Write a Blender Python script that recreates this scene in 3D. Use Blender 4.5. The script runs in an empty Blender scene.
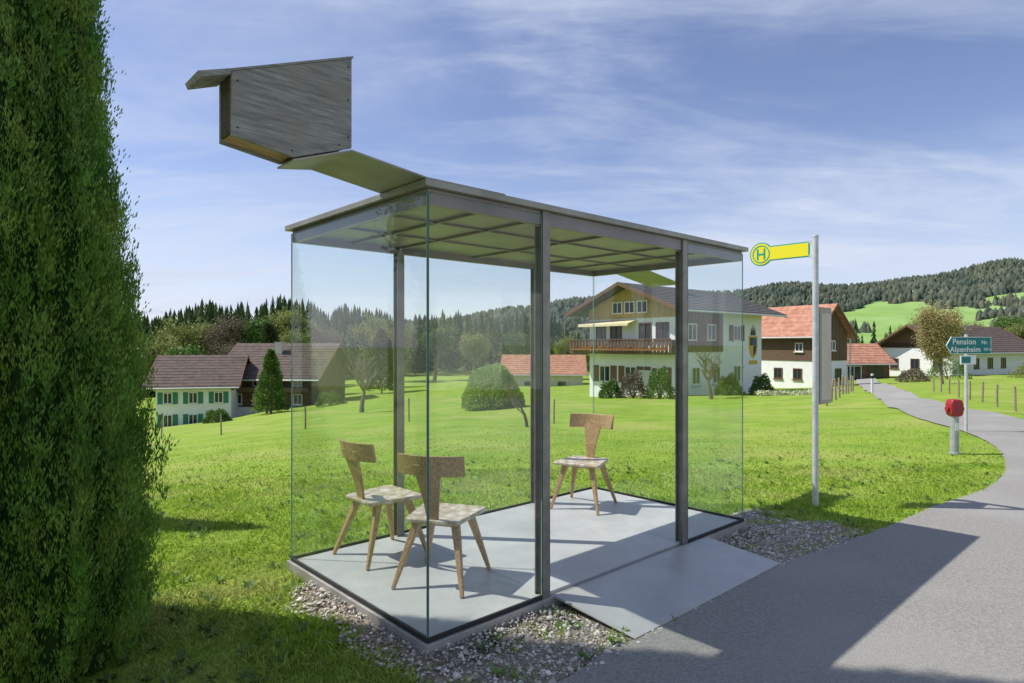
import bpy, math, random, bmesh
import numpy as np
from mathutils import Vector, Matrix
random.seed(7); rng=np.random.default_rng(7)
scene=bpy.context.scene
COL=scene.collection
scene.view_settings.view_transform='Standard'
scene.view_settings.look='None'
scene.view_settings.exposure=0

# ------------------------------------------------------------ materials
def mat(name,c1,c2=None,scale=5,detail=4,rough=.7,metal=0,bump=0,bscale=None,stretch=None,island=0,spec=.5,lo=.35,hi=.65,c3=None,s3=1.0,transl=0,hue=.04):
    m=bpy.data.materials.new(name); m.use_nodes=True
    nt=m.node_tree; n=nt.nodes; l=nt.links
    b=n['Principled BSDF']
    b.inputs['Roughness'].default_value=rough; b.inputs['Metallic'].default_value=metal
    b.inputs['Specular IOR Level'].default_value=spec
    tc=n.new('ShaderNodeTexCoord'); mp=n.new('ShaderNodeMapping')
    l.new(tc.outputs['Object'],mp.inputs[0])
    if stretch: mp.inputs['Scale'].default_value=stretch
    out=None
    if c2 is None: 
        b.inputs['Base Color'].default_value=(*c1,1)
    else:
        nz=n.new('ShaderNodeTexNoise'); nz.inputs['Scale'].default_value=scale; nz.inputs['Detail'].default_value=detail
        nz.inputs['Roughness'].default_value=.62
        l.new(mp.outputs[0],nz.inputs['Vector'])
        mr=n.new('ShaderNodeMapRange'); mr.inputs[1].default_value=lo; mr.inputs[2].default_value=hi
        l.new(nz.outputs['Fac'],mr.inputs[0])
        mx=n.new('ShaderNodeMix'); mx.data_type='RGBA'
        mx.inputs[6].default_value=(*c1,1); mx.inputs[7].default_value=(*c2,1)
        l.new(mr.outputs[0],mx.inputs[0]); out=mx.outputs[2]
        if c3 is not None:
            nz3=n.new('ShaderNodeTexNoise'); nz3.inputs['Scale'].default_value=s3; nz3.inputs['Detail'].default_value=5
            l.new(tc.outputs['Object'],nz3.inputs['Vector'])
            mr3=n.new('ShaderNodeMapRange'); mr3.inputs[1].default_value=.48; mr3.inputs[2].default_value=.66
            l.new(nz3.outputs['Fac'],mr3.inputs[0])
            m3=n.new('ShaderNodeMix'); m3.data_type='RGBA'; m3.inputs[7].default_value=(*c3,1)
            ml=n.new('ShaderNodeMath'); ml.operation='MULTIPLY'; ml.inputs[1].default_value=.75
            l.new(mr3.outputs[0],ml.inputs[0]); l.new(ml.outputs[0],m3.inputs[0]); l.new(out,m3.inputs[6]); out=m3.outputs[2]
        if island:
            g=n.new('ShaderNodeNewGeometry')
            r=n.new('ShaderNodeMapRange'); r.inputs[3].default_value=1-island; r.inputs[4].default_value=1+island
            l.new(g.outputs['Random Per Island'],r.inputs[0])
            hs=n.new('ShaderNodeHueSaturation'); l.new(out,hs.inputs['Color']); l.new(r.outputs[0],hs.inputs['Value'])
            r2=n.new('ShaderNodeMapRange'); r2.inputs[3].default_value=.5+island*hue; r2.inputs[4].default_value=.5-island*hue
            l.new(g.outputs['Random Per Island'],r2.inputs[0]); l.new(r2.outputs[0],hs.inputs['Hue'])
            out=hs.outputs[0]
        l.new(out,b.inputs['Base Color'])
    if bump:
        nb=n.new('ShaderNodeTexNoise'); nb.inputs['Scale'].default_value=bscale or scale*4; nb.inputs['Detail'].default_value=6
        l.new(mp.outputs[0],nb.inputs['Vector'])
        bp=n.new('ShaderNodeBump'); bp.inputs['Strength'].default_value=bump; bp.inputs['Distance'].default_value=.02
        l.new(nb.outputs['Fac'],bp.inputs['Height']); l.new(bp.outputs[0],b.inputs['Normal'])
    if transl:
        t=n.new('ShaderNodeBsdfTranslucent')
        if out: l.new(out,t.inputs[0])
        ms=n.new('ShaderNodeMixShader'); ms.inputs[0].default_value=transl
        l.new(b.outputs[0],ms.inputs[1]); l.new(t.outputs[0],ms.inputs[2])
        l.new(ms.outputs[0],n['Material Output'].inputs[0])
    return m

def glass_mat(name,tint):
    # thin clear pane: Schlick reflectance, same from both sides
    m=bpy.data.materials.new(name); m.use_nodes=True
    nt=m.node_tree; n=nt.nodes; l=nt.links; n.remove(n['Principled BSDF'])
    tr=n.new('ShaderNodeBsdfTransparent'); tr.inputs[0].default_value=(*tint,1)
    gl=n.new('ShaderNodeBsdfGlossy'); gl.inputs['Roughness'].default_value=0.0; gl.inputs[0].default_value=(1,1,1,1)
    g=n.new('ShaderNodeNewGeometry')
    dt=n.new('ShaderNodeVectorMath'); dt.operation='DOT_PRODUCT'; l.new(g.outputs['Incoming'],dt.inputs[0]); l.new(g.outputs['Normal'],dt.inputs[1])
    def M_(op,a,b=None):
        x=n.new('ShaderNodeMath'); x.operation=op
        for i,q in enumerate((a,b)):
            if q is None: continue
            if isinstance(q,(int,float)): x.inputs[i].default_value=q
            else: l.new(q,x.inputs[i])
        return x.outputs[0]
    c=M_('ABSOLUTE',dt.outputs['Value']); f=M_('POWER',M_('SUBTRACT',1.0,c),5.0); f=M_('ADD',M_('MULTIPLY',f,.6),.028)
    ms=n.new('ShaderNodeMixShader')
    l.new(f,ms.inputs[0]); l.new(tr.outputs[0],ms.inputs[1]); l.new(gl.outputs[0],ms.inputs[2])
    l.new(ms.outputs[0],n['Material Output'].inputs[0])
    return m

M={}
M['steel']=mat('brushed_steel',(.19,.185,.165),(.30,.29,.26),6,rough=.40,metal=.45,bump=.05)
M['steel_base']=mat('base_steel',(.32,.31,.29),(.44,.43,.40),6,rough=.5,metal=.3,bump=.05)
M['steel_roof']=mat('roof_steel',(.27,.26,.225),(.37,.355,.315),4,rough=.45,metal=.4,bump=.05)
M['coffer']=mat('coffer_panel',(.28,.255,.275),(.37,.34,.36),2,rough=.4,metal=.2)
M['rib']=mat('ceiling_rib',(.23,.21,.22),(.30,.275,.285),2,rough=.45,metal=.2)
M['floor']=mat('floor_plate',(.42,.425,.42),(.56,.565,.555),1.6,detail=8,rough=.45,bump=.08,bscale=30,c3=(.47,.465,.445),s3=7)
M['ramp']=mat('ramp_plate',(.40,.40,.39),(.50,.50,.485),2.5,detail=8,rough=.42,metal=.1,bump=.06,bscale=30,c3=(.45,.44,.41),s3=6)
M['glass']=glass_mat('shelter_glass',(.968,.987,.977))
M['glass_edge']=mat('glass_edge',(.20,.32,.28),rough=.15)
M['seal']=mat('black_seal',(.02,.02,.02),rough=.6)
M['oldwood']=mat('weathered_wood',(.11,.108,.105),(.42,.41,.39),5,detail=10,rough=.88,bump=.6,bscale=9,stretch=(1.2,9,14),lo=.28,hi=.75,c3=(.26,.235,.20),s3=5)
M['brownwood']=mat('brown_board',(.34,.20,.10),(.50,.33,.18),8,rough=.7,bump=.3,stretch=(1,6,6))
M['darkwood']=mat('dark_board',(.05,.035,.025),(.10,.075,.05),8,rough=.8,bump=.3,stretch=(1,6,6))
M['chair']=mat('chair_wood',(.34,.21,.10),(.54,.37,.20),9,detail=6,rough=.38,bump=.06,stretch=(1.2,7,7))
M['chair_seat']=mat('chair_seat_wood',(.36,.27,.16),(.60,.51,.37),7,detail=7,rough=.38,bump=.06,stretch=(1.2,6,6),c3=(.82,.79,.71),s3=16)
M['asphalt']=mat('asphalt',(.225,.218,.195),(.40,.385,.35),55,detail=8,rough=.92,bump=.7,bscale=150,c3=(.37,.36,.33),s3=.7,lo=.3,hi=.7)
M['gravelbase']=mat('gravel_base',(.18,.15,.105),(.36,.31,.24),30,detail=6,rough=.95,bump=.8,bscale=80)
M['stone']=mat('gravel_stones',(.40,.36,.30),(.64,.60,.53),14,rough=.85,island=.5)
M['ground']=mat('meadow',(.18,.285,.035),(.27,.375,.055),1.0,detail=10,rough=.95,bump=.5,bscale=30,c3=(.34,.37,.10),s3=.3,spec=.1)
M['grass']=mat('grass_blades',(.26,.41,.045),(.40,.52,.075),1.4,detail=8,rough=.7,island=.22,c3=(.50,.50,.19),s3=.9,spec=.15,transl=.45)
M['white']=mat('white_render',(.78,.78,.77),(.85,.85,.84),2,rough=.9)
M['cream']=mat('cream_render',(.58,.54,.46),(.66,.62,.54),2,rough=.9)
M['timber']=mat('dark_timber',(.09,.055,.034),(.17,.105,.066),5,rough=.8,stretch=(6,6,.8),bump=.3)
M['lighttimber']=mat('light_timber',(.40,.26,.11),(.58,.41,.20),5,rough=.8,stretch=(6,6,.8),bump=.3)
M['rooftile']=mat('dark_roof_tiles',(.075,.070,.066),(.13,.122,.112),3,rough=.8,bump=.6,bscale=10)
M['brownroof']=mat('brown_roof_tiles',(.075,.053,.042),(.14,.10,.08),2,detail=7,rough=.85,bump=.6,bscale=10)
M['redroof']=mat('red_roof_tiles',(.36,.145,.09),(.52,.27,.18),2,detail=7,rough=.85,bump=.6,bscale=9)
M['pane']=mat('window_pane',(.03,.04,.05),rough=.08)
M['wframe']=mat('window_frame',(.76,.74,.70),rough=.6)
M['bframe']=mat('brown_frame',(.15,.075,.035),rough=.6)
M['green_shutter']=mat('green_shutter',(.03,.20,.12),rough=.6)
M['bark']=mat('bark',(.13,.10,.075),(.24,.19,.15),12,rough=.9,bump=.5)
M['cypress']=mat('cypress_leaves',(.095,.225,.033),(.205,.37,.058),3.0,rough=.5,island=.38,spec=.35,transl=.48,c3=(.32,.42,.085),s3=4,hue=.02)
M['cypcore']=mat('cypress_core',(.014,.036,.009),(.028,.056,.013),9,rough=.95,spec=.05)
M['bush']=mat('bush_leaves',(.07,.15,.025),(.14,.24,.045),3,rough=.6,island=.45,transl=.25)
M['lightbush']=mat('round_bush_leaves',(.22,.34,.07),(.33,.46,.12),3,rough=.6,island=.35,transl=.45)
M['spring']=mat('spring_leaves',(.20,.24,.06),(.31,.34,.10),3,rough=.7,island=.4,transl=.3)
M['willow']=mat('willow_twigs',(.36,.30,.13),(.52,.45,.21),3,rough=.8,island=.3,transl=.3)
M['bud']=mat('budding_twigs',(.15,.125,.08),(.23,.19,.125),3,rough=.8,island=.35,transl=.15)
M['conif']=mat('conifer_needles',(.035,.07,.022),(.10,.145,.045),.12,rough=.8,island=.5,spec=.1,transl=.2)
M['farforest']=mat('far_forest',(.055,.08,.065),(.115,.125,.085),.012,rough=.95,island=.4,spec=.0)  # distance haze put into the forest colour
M['hill']=mat('hill_floor',(.06,.095,.065),(.10,.12,.08),.02,rough=1,spec=0)  # base colour tinted slightly blue to stand in for haze
M['hillmeadow']=mat('hill_meadow',(.22,.36,.10),(.29,.43,.15),.012,rough=1,spec=0)  # green carries painted haze too
M['galv']=mat('galvanised_pole',(.50,.51,.52),(.66,.67,.68),10,rough=.5,metal=.3)
M['grey_paint']=mat('grey_paint',(.33,.34,.35),(.42,.43,.44),10,rough=.5,metal=.2)
M['yellow']=mat('sign_yellow',(.90,.78,.02),rough=.4)
M['hgreen']=mat('sign_green',(.0,.36,.32),rough=.4)
M['teal']=mat('sign_teal',(.0,.19,.20),rough=.4)
M['signwhite']=mat('sign_white',(.8,.8,.8),rough=.4)
M['red']=mat('hydrant_red',(.30,.012,.02),(.38,.02,.03),6,rough=.4)
M['paper']=mat('timetable_paper',(.55,.50,.39),(.62,.57,.45),3,rough=.7)
M['boardback']=mat('board_beige',(.34,.30,.23),(.42,.37,.29),5,rough=.6)
M['fence']=mat('fence_wood',(.26,.20,.13),(.38,.31,.22),9,rough=.9)
M['flower']=mat('red_flowers',(.35,.04,.03),(.12,.15,.03),4,rough=.8)
M['white_flower']=mat('pale_flowers',(.75,.74,.6),(.3,.36,.1),14,rough=.8)
M['awning']=mat('awning_cloth',(.70,.58,.32),(.76,.68,.48),3,rough=.8)
M['ochre']=mat('mural_ochre',(.62,.42,.07),rough=.8)
M['mural_blue']=mat('mural_blue',(.06,.12,.28),rough=.8)
M['black']=mat('black_paint',(.02,.02,.02),rough=.5)

# ------------------------------------------------------------ mesh builder
class MB:
    def __init__(s): s.v=[];s.f=[];s.m=[]
    def add(s,vs,fs,mi=0):
        o=len(s.v); s.v+= [tuple(p) for p in vs]; s.f+=[tuple(i+o for i in f) for f in fs]; s.m+=[mi]*len(fs)
    def box(s,a,b,mi=0):
        x0,y0,z0=a;x1,y1,z1=b
        vs=[(x0,y0,z0),(x1,y0,z0),(x1,y1,z0),(x0,y1,z0),(x0,y0,z1),(x1,y0,z1),(x1,y1,z1),(x0,y1,z1)]
        s.hexa(vs,mi)
    def hexa(s,v8,mi=0):
        s.add(v8,[(3,2,1,0),(4,5,6,7),(0,1,5,4),(1,2,6,5),(2,3,7,6),(3,0,4,7)],mi)
    def prism(s,poly,axis,t0,t1,mi=0):
        n=len(poly); vs=[]
        for t in (t0,t1):
            for a,b in poly:
                vs.append((a,t,b) if axis=='y' else ((t,a,b) if axis=='x' else (a,b,t)))
        fs=[tuple(range(n)),tuple(range(2*n-1,n-1,-1))]
        for i in range(n):
            j=(i+1)%n; fs.append((i,i+n,j+n,j))
        s.add(vs,fs,mi)
    def tube(s,path,rad,n=8,mi=0,cap=True):
        path=[Vector(p) for p in path]; k=len(path); vs=[]
        for i,p in enumerate(path):
            d=(path[min(i+1,k-1)]-path[max(i-1,0)]).normalized()
            up=Vector((0,0,1)) if abs(d.z)<.92 else Vector((1,0,0))
            a=d.cross(up).normalized(); b=d.cross(a)
            for j in range(n):
                th=2*math.pi*(j+.5)/n
                vs.append(p+(a*math.cos(th)+b*math.sin(th))*rad[i])
        fs=[]
        for i in range(k-1):
            for j in range(n):
                q=(j+1)%n; fs.append((i*n+j,i*n+q,(i+1)*n+q,(i+1)*n+j))
        if cap: fs.append(tuple(range(n-1,-1,-1))); fs.append(tuple((k-1)*n+j for j in range(n)))
        s.add(vs,fs,mi)
    def obj(s,name,mats,parent=None,bevel=0,smooth=False,fix=True):
        me=bpy.data.meshes.new(name); me.from_pydata(s.v,[],s.f)
        for x in (mats if isinstance(mats,(list,tuple)) else [mats]): me.materials.append(x)
        me.polygons.foreach_set('material_index',s.m)
        if fix:
            bm=bmesh.new(); bm.from_mesh(me); bmesh.ops.recalc_face_normals(bm,faces=bm.faces); bm.to_mesh(me); bm.free()
        if smooth: me.polygons.foreach_set('use_smooth',[True]*len(me.polygons))
        me.update()
        o=bpy.data.objects.new(name,me); COL.objects.link(o)
        if parent: o.parent=parent
        if bevel:
            md=o.modifiers.new('bevel','BEVEL'); md.width=bevel; md.segments=2; md.limit_method='ANGLE'
        return o

def arr_mesh(name,v,f,m):
    k=f.shape[1]; me=bpy.data.meshes.new(name)
    me.vertices.add(len(v)); me.vertices.foreach_set('co',np.ascontiguousarray(v,dtype=np.float32).ravel())
    me.loops.add(f.size); me.loops.foreach_set('vertex_index',np.ascontiguousarray(f,dtype=np.int32).ravel())
    me.polygons.add(len(f)); me.polygons.foreach_set('loop_start',np.arange(0,f.size,k,dtype=np.int32))
    me.update(calc_edges=True); me.validate()
    me.materials.append(m); return me
def link(name,me,parent=None):
    o=bpy.data.objects.new(name,me); COL.objects.link(o)
    if parent: o.parent=parent
    return o
def thing(name,label,cat,loc=(0,0,0),rz=0,group=None):
    e=bpy.data.objects.new(name,None); COL.objects.link(e); e.location=loc; e.rotation_euler=(0,0,rz)
    e.empty_display_size=.2; e['label']=label; e['category']=cat
    if group: e['group']=group
    return e
def tag(o,label,cat,kind=None,group=None):
    if kind: o['kind']=kind
    o['label']=label; o['category']=cat
    if group: o['group']=group

# ------------------------------------------------------------ terrain
AZ=[-3.2,-1.57,-.51,-.42,-.325,-.176,0,.26,.43,.55,.68,1.57,3.2]
MM=[0,.13,.118,.095,.078,.062,.055,.055,.045,.035,.030,.02,0]
def slope(x,y):
    az=np.arctan2(x,np.maximum(y,1e-3)); out=0
    for d in (-.06,-.03,0,.03,.06): out=out+np.interp(az+d,AZ,MM)
    return out/5
def gz(x,y):
    x=np.asarray(x,float); y=np.asarray(y,float)
    s=np.where(y<4,0,np.where(y<7,(y-4)**2/6,y-5.5))
    s=np.where(s>55,55+(s-55)*.3,s); s=np.minimum(s,130)
    near=np.clip((y-8)/12,0,1)
    und=near*(.10*np.sin(x*.33+1)*np.cos(y*.21)+.05*np.sin(x*.9+y*.5))*np.clip(y/25,0,1)
    return -.08-slope(x,y)*s+und
def GZ(x,y): return float(gz(x,y))

rs=np.concatenate([[0],np.geomspace(.5,4500,170)]); na=300
th=np.linspace(0,2*np.pi,na,endpoint=False)
R,T=np.meshgrid(rs,th,indexing='ij'); X=R*np.sin(T); Y=R*np.cos(T); Z=gz(X,Y)
V=np.stack([X.ravel(),Y.ravel(),Z.ravel()],1)
i=np.arange(len(rs)-1)[:,None]*na; j=np.arange(na)[None,:]; jn=(j+1)%na
F=np.stack([(i+j).ravel(),(i+na+j).ravel(),(i+na+jn).ravel(),(i+jn).ravel()],1)[:, ::-1]
g=link('ground',arr_mesh('ground',V,F,M['ground'])); tag(g,'green spring meadow sloping down behind the shelter','ground','structure')
g.data.polygons.foreach_set('use_smooth',[True]*len(g.data.polygons))

# road
RL=[(-6,-3.2),(-2,.75),(.224,2.94),(.692,3.4),(1.87,4.48),(2.62,5.0),(3.42,5.6),(4.15,6.2),(5.46,7.2),(6.75,8.6),(8.2,10.7),(9.4,13.2),(11.6,18.75),(16.3,28),(23,41),(35,64),(50,90)]
RR=[(18,-6),(16,-2),(15,1),(14.4,3),(13.8,5),(13.2,7),(12.8,8.4),(12.4,9.4),(12,10.6),(11.9,11.8),(11.9,13.3),(12.6,15.6),(14.3,19.6),(18.3,28.5),(25.3,41.3),(37.3,64.3),(52.3,90.3)]
def cr(P,n):
    P=np.array(P,float); out=[]
    for a in range(len(P)-1):
        p0=P[max(a-1,0)];p1=P[a];p2=P[a+1];p3=P[min(a+2,len(P)-1)]
        for t in np.linspace(0,1,n,endpoint=False):
            out.append(.5*((2*p1)+(-p0+p2)*t+(2*p0-5*p1+4*p2-p3)*t*t+(-p0+3*p1-3*p2+p3)*t**3))
    out.append(P[-1]); return np.array(out)
L_=cr(RL,14); R_=cr(RR,14)
rowd=R_-L_; rowd=rowd/np.linalg.norm(rowd,axis=1,keepdims=True)
L_=L_+rowd*rng.uniform(-.02,.025,(len(L_),1))
nc=30; tt=np.linspace(0,1,nc)**1.5
P=L_[:,None,:]*(1-tt)[None,:,None]+R_[:,None,:]*tt[None,:,None]
zz=gz(P[...,0],P[...,1])+.008+.0012*np.maximum(P[...,1],0)
V=np.concatenate([P,zz[...,None]],-1).reshape(-1,3)
n0=len(L_); i=np.arange(n0-1)[:,None]*nc; j=np.arange(nc-1)[None,:]
F=np.stack([(i+j).ravel(),(i+j+1).ravel(),(i+nc+j+1).ravel(),(i+nc+j).ravel()],1)
road=link('road',arr_mesh('road',V,F,M['asphalt'])); tag(road,'narrow grey asphalt village road','road','structure')
roadpoly=np.concatenate([L_,R_[::-1]])
def pip(x,y,poly):
    x=np.asarray(x);y=np.asarray(y); ins=np.zeros(x.shape,bool); n=len(poly); q=n-1
    for k in range(n):
        xi,yi=poly[k]; xj,yj=poly[q]
        c=((yi>y)!=(yj>y))&(x<(xj-xi)*(y-yi)/(yj-yi+1e-12)+xi); ins^=c; q=k
    return ins

# shelter frame
N0=np.array([-.427,3.198]); ANG=math.atan2(.675,.738); U=np.array([math.cos(ANG),math.sin(ANG)]); W_=np.array([-U[1],U[0]])
LX,LY=3.25,1.65
def toloc(x,y):
    dx=x-N0[0]; dy=y-N0[1]; return dx*U[0]+dy*U[1], dx*W_[0]+dy*W_[1]
def gravel_mask(x,y,g=0):
    a,b=toloc(x,y)
    wob=.10*np.sin(a*5+1)+.07*np.sin(b*9+a*3)+.04*np.sin(a*17+b*13)
    return (a>-.20-wob*.7-g)&(a<3.75+wob*2+g)&(b>-.42-wob*1.3-np.clip(a,0,9)*.6-g)&(b<1.3+wob)&((b<.02)|(a<.1)|(a>3.2)&(b<.35))
def shelter_mask(x,y,p=0.03):
    a,b=toloc(x,y); return (a>-p)&(a<LX+p)&(b>-p)&(b<LY+p)|((a>.9)&(a<2.6)&(b<0)&(b>-.62))

def cellsheet(name,m,mask,x0,x1,y0,y1,gs,dz,label,cat):
    ax=np.arange(x0,x1,gs); ay=np.arange(y0,y1,gs)
    GX,GY=np.meshgrid(ax,ay,indexing='ij')
    ok=mask(GX+gs/2,GY+gs/2)&~pip(GX+gs/2,GY+gs/2,roadpoly)
    vs=[];fs=[];idx={}
    def gi(a,b):
        k=(a,b)
        if k not in idx:
            idx[k]=len(vs); x=ax[0]+a*gs; y=ay[0]+b*gs; vs.append((x,y,GZ(x,y)+dz))
        return idx[k]
    for a,b in zip(*np.nonzero(ok)): fs.append((gi(a,b),gi(a+1,b),gi(a+1,b+1),gi(a,b+1)))
    mb=MB(); mb.add(vs,fs); o=mb.obj(name,m,fix=False); tag(o,label,cat,'structure')
cellsheet('gravel_bed',M['gravelbase'],gravel_mask,-2.6,4.2,2.0,6.6,.05,.006,'gravel bed around the shelter base','gravel')
NS=70000
x=rng.uniform(-2.2,4.0,NS); y=rng.uniform(2.2,6.4,NS)
ok=gravel_mask(x,y,.07)&~shelter_mask(x,y,.03)&~pip(x,y,roadpoly+np.array([.03,-.03])); x=x[ok];y=y[ok]
# a few strays scattered out into the grass and along the road edge
n2=2600; x2=rng.uniform(-2.4,4.3,n2); y2=rng.uniform(2.4,6.4,n2); ok2=gravel_mask(x2,y2,.28)&~gravel_mask(x2,y2,.05)&~shelter_mask(x2,y2,.03)&~pip(x2,y2,roadpoly)
x=np.concatenate([x,x2[ok2]]); y=np.concatenate([y,y2[ok2]]); ns=len(x)
a_,b_=toloc(x,y); dist=np.where((a_>0)&(a_<LX),np.abs(np.minimum(b_,0)),np.hypot(np.minimum(a_,0)+np.maximum(a_-LX,0),np.minimum(b_,0)))
bank=np.clip(1-dist/.30,0,1)*.034*rng.uniform(.3,1.1,ns)
oct_=np.array([[1,0,0],[-1,0,0],[0,1,0],[0,-1,0],[0,0,1],[0,0,-1]],float)
of=np.array([[0,2,4],[2,1,4],[1,3,4],[3,0,4],[2,0,5],[1,2,5],[3,1,5],[0,3,5]])
s=rng.gamma(3,.0023,ns)+.003
vv=oct_[None]*(s[:,None,None]*rng.uniform(.65,1.25,(ns,6,1)))*rng.uniform(.6,1.3,(ns,1,3))+rng.normal(0,.18,(ns,6,3))*s[:,None,None]
a=rng.uniform(0,6.28,ns); ca=np.cos(a)[:,None]; sa=np.sin(a)[:,None]
vx=vv[...,0]*ca-vv[...,1]*sa; vy=vv[...,0]*sa+vv[...,1]*ca
vv=np.stack([vx+x[:,None],vy+y[:,None],vv[...,2]*.7+(gz(x,y)+.008+bank)[:,None]],-1).reshape(-1,3)
ff=(of[None]+(np.arange(ns)*6)[:,None,None]).reshape(-1,3)
o=link('gravel_stones',arr_mesh('gravel_stones',vv,ff,M['stone'])); tag(o,'loose grey gravel stones beside the shelter','gravel','stuff')

def grass(n,y0,y1,t0,t1,hs,wscale):
    yy=np.exp(rng.uniform(np.log(y0),np.log(y1),n)); t=rng.uniform(t0,t1,n); xx=t*yy
    jit=rng.normal(0,.035,(2,n))
    inr=pip(xx+jit[0],yy+jit[1],roadpoly); gm=gravel_mask(xx+jit[0],yy+jit[1],-.03); sm=shelter_mask(xx,yy,.02)
    clump=np.sin(xx*3.1+np.sin(yy*2.3))*np.sin(yy*3.7+np.sin(xx*1.9))
    cl2=np.sin(xx*11+np.sin(yy*9)*1.5)*np.sin(yy*13+np.sin(xx*8)*1.3)
    keep=~inr&~sm&(~gm|(rng.random(n)<.22*(cl2>.35)))
    xx=xx[keep];yy=yy[keep];cl=clump[keep];c2=cl2[keep];n=len(xx)
    fade=np.clip((24-yy)/16,.25,1)
    h=hs*rng.gamma(6,.165,n)*(1+.3*cl+.25*c2)*fade; w=(.0022+.0007*yy)*wscale*rng.uniform(.7,1.3,n)
    a=rng.uniform(0,6.28,n); lean=rng.normal(0,1.0,n)*h; la=rng.uniform(0,6.28,n)
    z=gz(xx,yy)-.005
    c=np.cos(a)*w; s=np.sin(a)*w
    b0=np.stack([xx-c,yy-s,z],1); b1=np.stack([xx+c,yy+s,z],1)
    mx=xx+np.cos(la)*lean*.4; my=yy+np.sin(la)*lean*.4
    m1=np.stack([mx+c*.7,my+s*.7,z+h*.6],1); m0=np.stack([mx-c*.7,my-s*.7,z+h*.6],1)
    tp=np.stack([xx+np.cos(la)*lean,yy+np.sin(la)*lean,z+h],1)
    V=np.stack([b0,b1,m1,tp,m0],1).reshape(-1,3); F=np.arange(n*5).reshape(n,5)
    return V,F
A=[grass(290000,2.0,9,-.96,.90,.026,.95),grass(90000,9,24,-.90,.90,.022,1.0)]
off=0;Vs=[];Fs=[]
for v,f in A: Vs.append(v);Fs.append(f+off);off+=len(v)
o=link('grass',arr_mesh('grass',np.concatenate(Vs),np.concatenate(Fs),M['grass'])); tag(o,'short sunlit meadow grass around the shelter','grass','stuff')

# ------------------------------------------------------------ shelter
SH=thing('bus_shelter','glass box bus shelter with steel posts and flat steel roof','bus shelter',(N0[0],N0[1],0),ANG)
ZR=2.28
mb=MB(); mb.box((.02,.02,-.05),(LX-.02,LY-.02,-.006))
seams=[0.02,.87,2.35,LX-.02]
for k in range(3): mb.box((seams[k]+.002,.022,-.03),(seams[k+1]-.002,LY-.022,0))
mb.obj('floor',M['floor'],SH,bevel=.002)
mb=MB(); t=.03
mb.box((-t,-t,-.10),(LX+t,0,-.012)); mb.box((-t,LY,-.10),(LX+t,LY+t,-.012)); mb.box((-t,0,-.10),(0,LY,-.012)); mb.box((LX,0,-.10),(LX+t,LY,-.012))
mb.obj('base_frame',M['steel_base'],SH,bevel=.003)
mb=MB(); mb.box((-.04,-.04,ZR+.02),(LX+.04,LY+.04,ZR+.055)); 
roof=mb.obj('roof',M['steel_roof'],SH,bevel=.003)
mb=MB(); mb.box((.03,.03,ZR-.012),(LX-.03,LY-.03,ZR+.018)); mb.obj('roof_panel',M['coffer'],roof)
mb=MB()
z0=ZR-.062; z1=ZR+.017
def bx(a,b,c,d,zo=0): mb.box((a,c,z0+zo),(b,d,z1))
bx(.0,LX,-.0,.035); bx(0,LX,LY-.035,LY); bx(0,.035,.036,LY-.036); bx(LX-.035,LX,.036,LY-.036)
xs=[.45,.85,1.6,2.35,2.8]
for q in xs: bx(q-.010,q+.010,.036,LY-.036,.034)
for q in (.56,1.1): 
    pv=.036
    for e in xs+[LX-.036+.011]:
        bx(pv,e-.011,q-.010,q+.010,.037); pv=e+.011
mb.obj('roof_rib',M['rib'],roof)
for (px_,py_,sg) in ((.847,.0,1),(2.352,.0,1),(.847,LY,-1),(2.352,LY,-1)):
    mb=MB()
    w=.032
    def pb(x0,x1,y0,y1,z0,z1):
        ya,yb=sorted((py_+sg*y0,py_+sg*y1)); mb.box((x0,ya,z0),(x1,yb,z1))
    if sg>0:
        pb(px_-w,px_+w,-.013,-.004,-.011,ZR+.019); pb(px_-.008,px_+.008,-.0035,.0475,.001,ZR-.063); pb(px_-w,px_+w,.048,.057,.001,ZR-.063)
    else:
        pb(px_-w,px_+w,.004,.012,.001,ZR-.063); pb(px_-.008,px_+.008,.0125,.0555,.001,ZR-.063); pb(px_-w,px_+w,.056,.065,.001,ZR-.063)
    mb.obj('post',M['steel'],SH,bevel=.0015)
def pane(a,b):
    mb=MB(); mb.box(a,b)
    o=mb.obj('glass_pane',[M['glass'],M['glass_edge']],SH)
    d=[b[i]-a[i] for i in range(3)]; thin=d.index(min(d))
    for p in o.data.polygons:
        if abs(p.normal[thin])<.5: p.material_index=1
ztop=ZR-.003; zb=-.010
pane((-.010,.0,zb),(-.002,LY-.0,ztop))
pane((.0,-.010,zb),(.811,-.002,ztop))
pane((2.388,-.010,zb),(LX,-.002,ztop))
pane((LX+.002,0,zb),(LX+.010,LY,ztop))
pane((0,LY+.002,zb),(.845,LY+.010,ztop)); pane((.849,LY+.002,zb),(2.35,LY+.010,ztop)); pane((2.354,LY+.002,zb),(LX,LY+.010,ztop))
mb=MB()
mb.box((-.0135,-.0135,-.0115),(.81,-.0005,.012)); mb.box((-.0135,0,-.0115),(-.0005,LY,.012)); mb.box((2.39,-.0135,-.0115),(LX+.0135,-.0005,.012)); mb.box((LX+.0005,0,-.0115),(LX+.0135,LY,.012)); mb.box((0,LY+.0005,-.0115),(LX,LY+.0135,.012))
mb.box((-.0025,-.0025,.013),(-.0004,-.0004,ZR-.005))
mb.box((.8115,-.0135,.0),(.8145,.002,ZR-.004)); mb.box((2.3845,-.0135,.0),(2.3875,.002,ZR-.004))
mb.obj('glass_seal',M['seal'],SH)
mb=MB()
rz0=-.062; 
mb.hexa([(.90,-.62,rz0-.006),(2.62,-.62,rz0-.006),(2.62,-.032,-.022),(.90,-.032,-.022),(.90,-.62,rz0),(2.62,-.62,rz0),(2.62,-.032,-.006),(.90,-.032,-.006)])
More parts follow.
